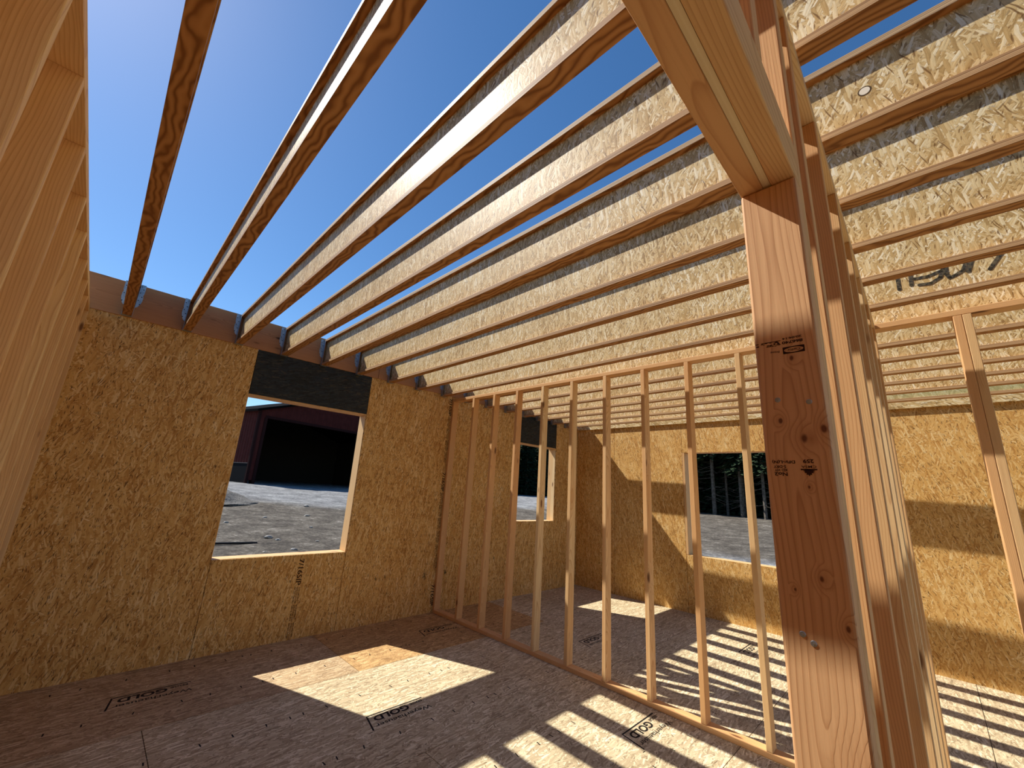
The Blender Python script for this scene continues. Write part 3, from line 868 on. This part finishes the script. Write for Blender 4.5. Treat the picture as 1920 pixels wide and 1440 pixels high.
for sgn in (0, 1):
    a = (-0.35, EZ-0.11) if sgn == 0 else (RW+0.35, EZ-0.11); b = (peak, EZ+SL*peak+0.02)
    vs = [bm.verts.new(p) for p in ((a[0], -0.35, a[1]), (b[0], -0.35, b[1]), (b[0], RL+0.3, b[1]), (a[0], RL+0.3, a[1]),
                                    (a[0], -0.35, a[1]+0.16), (b[0], -0.35, b[1]+0.16), (b[0], RL+0.3, b[1]+0.16), (a[0], RL+0.3, a[1]+0.16))]
    for f in ((0, 1, 2, 3), (4, 7, 6, 5), (0, 4, 5, 1), (1, 5, 6, 2), (2, 6, 7, 3), (3, 7, 4, 0)): bm.faces.new([vs[i] for i in f])
new_obj('roof', bm_mesh(bm, 'roof'), M_roof, barn)

# gravel heap, rod, pale stones
bm = bmesh.new()
bmesh.ops.create_icosphere(bm, subdivisions=5, radius=1.0)
for v in bm.verts:
    n = mnoise.fractal(v.co*3.0, 1.0, 2.0, 4)
    v.co = Vector((v.co.x*1.9*(1+0.06*n), v.co.y*1.5*(1+0.06*n), (max(0.0, 1-math.hypot(v.co.x, v.co.y))**1.15)*0.78*(1+0.2*n) if v.co.z > 0 else v.co.z*0.2))
o = new_obj('gravel_heap', bm_mesh(bm, 'gravel_heap'), M_mound, None, (3.45, 20.2, gz(3.45, 20.2)-0.12))
for p in o.data.polygons: p.use_smooth = True
tag(o, 'heap of dark gravel on the ground in front of the barn', 'gravel heap')
bm = bmesh.new()
bmesh.ops.create_cone(bm, cap_ends=True, segments=8, radius1=0.03, radius2=0.022, depth=1.15)
for v in bm.verts: v.co.x += 0.03*math.sin(v.co.z*3)
o = new_obj('iron_rod', bm_mesh(bm, 'iron_rod'), M_stick, None, (2.95, 12.6, gz(2.95, 12.6)+0.03), (0, math.pi/2, 0.25))
tag(o, 'thin black rod lying on the dirt outside the large window', 'rod')
def rock(loc, s, seed):
    bm = bmesh.new(); bmesh.ops.create_icosphere(bm, subdivisions=3, radius=1.0)
    for v in bm.verts:
        n = mnoise.fractal(v.co*1.3+Vector((seed, 0, 0)), 1.0, 2.0, 3)
        v.co = Vector((v.co.x*s*(1+0.4*n), v.co.y*s*0.7*(1+0.4*n), v.co.z*s*0.45*(1+0.4*n)))
    return new_obj('stone', bm_mesh(bm, 'stone'), M_rock, None, loc)
rk = [(3.9, 13.2, .10), (4.05, 12.9, .07), (4.1, 11.7, .08), (3.3, 15.5, .07), (5.6, 14.8, .06), (6.2, 17.0, .09), (4.6, 16.4, .07), (5.0, 12.6, .05), (7.0, 19.5, .1), (3.4, 11.6, .05)]
rl = ['largest pale stone on the dirt beyond the large window', 'small stone touching the largest pale one'] + [None]*8
for i, (x, y, sz) in enumerate(rk):
    o = rock((x, y, gz(x, y)+sz*0.2), sz, i*3.1)
    tag(o, rl[i] or 'small pale stone scattered on the dirt outside the large window', 'stone', 'scattered pale stones')

# conifers at the edge of the clearing
def conifer_mesh(h, r, seed, bare, n):
    rd = random.Random(seed); bm = bmesh.new()
    for i in range(n):
        t = rd.random()**0.8
        z = h*(bare+(1-bare)*t); rad = r*(1-t)**0.75+0.12
        a = rd.random()*2*math.pi; rr = rad*(0.35+0.65*rd.random())
        c = Vector((math.cos(a)*rr, math.sin(a)*rr, z-rr*0.30))
        d = Vector((math.cos(a), math.sin(a), -0.35)).normalized(); s_ = Vector((-math.sin(a), math.cos(a), rd.uniform(-.4, .4))).normalized()
        L = rd.uniform(.35, .8); W = rd.uniform(.10, .26)
        q = [c-d*L*0.5, c+s_*W+Vector((0, 0, rd.uniform(-.1, .1))), c+d*L*0.6, c-s_*W+Vector((0, 0, rd.uniform(-.1, .1)))]
        bm.faces.new([bm.verts.new(p) for p in q])
    return bm_mesh(bm, 'foliage')
def trunk_mesh(h, r, seed, twigs):
    rd = random.Random(seed); bm = bmesh.new()
    bmesh.ops.create_cone(bm, cap_ends=True, segments=9, radius1=r, radius2=r*0.25, depth=h, matrix=Matrix.Translation((0, 0, h/2-0.3)))
    for i in range(twigs):
        z = rd.uniform(0.08, 0.75)*h; a = rd.random()*6.28; L = rd.uniform(.4, 1.5)
        d = Vector((math.cos(a), math.sin(a), rd.uniform(-.45, .1)))
        m = Matrix.Translation(Vector((0, 0, z))+d*L/2) @ d.to_track_quat('Z', 'Y').to_matrix().to_4x4()
        bmesh.ops.create_cone(bm, cap_ends=False, segments=4, radius1=0.018, radius2=0.006, depth=L, matrix=m)
    return bm_mesh(bm, 'trunk')
protos = []
for i, (h, r, bare, n, tr, tw) in enumerate([(13, 1.6, 0.0, 3400, .17, 10), (11, 1.45, 0.0, 3200, .15, 10), (14, 1.5, .30, 2600, .16, 70), (12.5, 1.35, .38, 2200, .12, 80)]):
    fm, tm = conifer_mesh(h, r, i+1, bare, n), trunk_mesh(h*0.97, tr, i+7, tw)
    fm.materials.append(M_leaf); tm.materials.append(M_bark); protos.append((fm, tm))
rt = random.Random(11)
def put_tree(x, y, kind, s_, near):
    e = empty('conifer_tree', (x, y, gz(x, y)-0.1)); e.scale = (s_, s_, s_*rt.uniform(.9, 1.1)); e.rotation_euler = (0, 0, rt.random()*6.28)
    fm, tm = protos[kind]
    new_obj('foliage', fm, None, e); new_obj('trunk', tm, None, e)
    tag(e, near, 'tree', {'w': 'conifers behind the small window', 'r': 'trees behind the right wall window'}[
        'w' if 'small' in near else 'r'])
W_L = 'dark green conifer at the edge of the clearing beyond the small window'
R_L = 'bare-trunked dark forest tree beyond the window of the right wall'
for row in range(4):                                    # beyond the small window
    for j in range(6):
        y = 36+row*2.6+rt.uniform(-.6, .6); x = 33+j*3.1+row*1.2+rt.uniform(-.6, .6)
        if row == 0 and j == 5: continue
        put_tree(x, y, rt.choice((0, 1)), rt.uniform(.8, 1.05), W_L)
for row in range(5):                                    # beyond the right wall
    for j in range(9):
        x = 37+row*2.1+rt.uniform(-.6, .6); y = 4+j*1.75+rt.uniform(-.5, .5)
        put_tree(x, y, rt.choice((2, 3)) if row < 2 else rt.choice((0, 1)), rt.uniform(.85, 1.15), R_L)
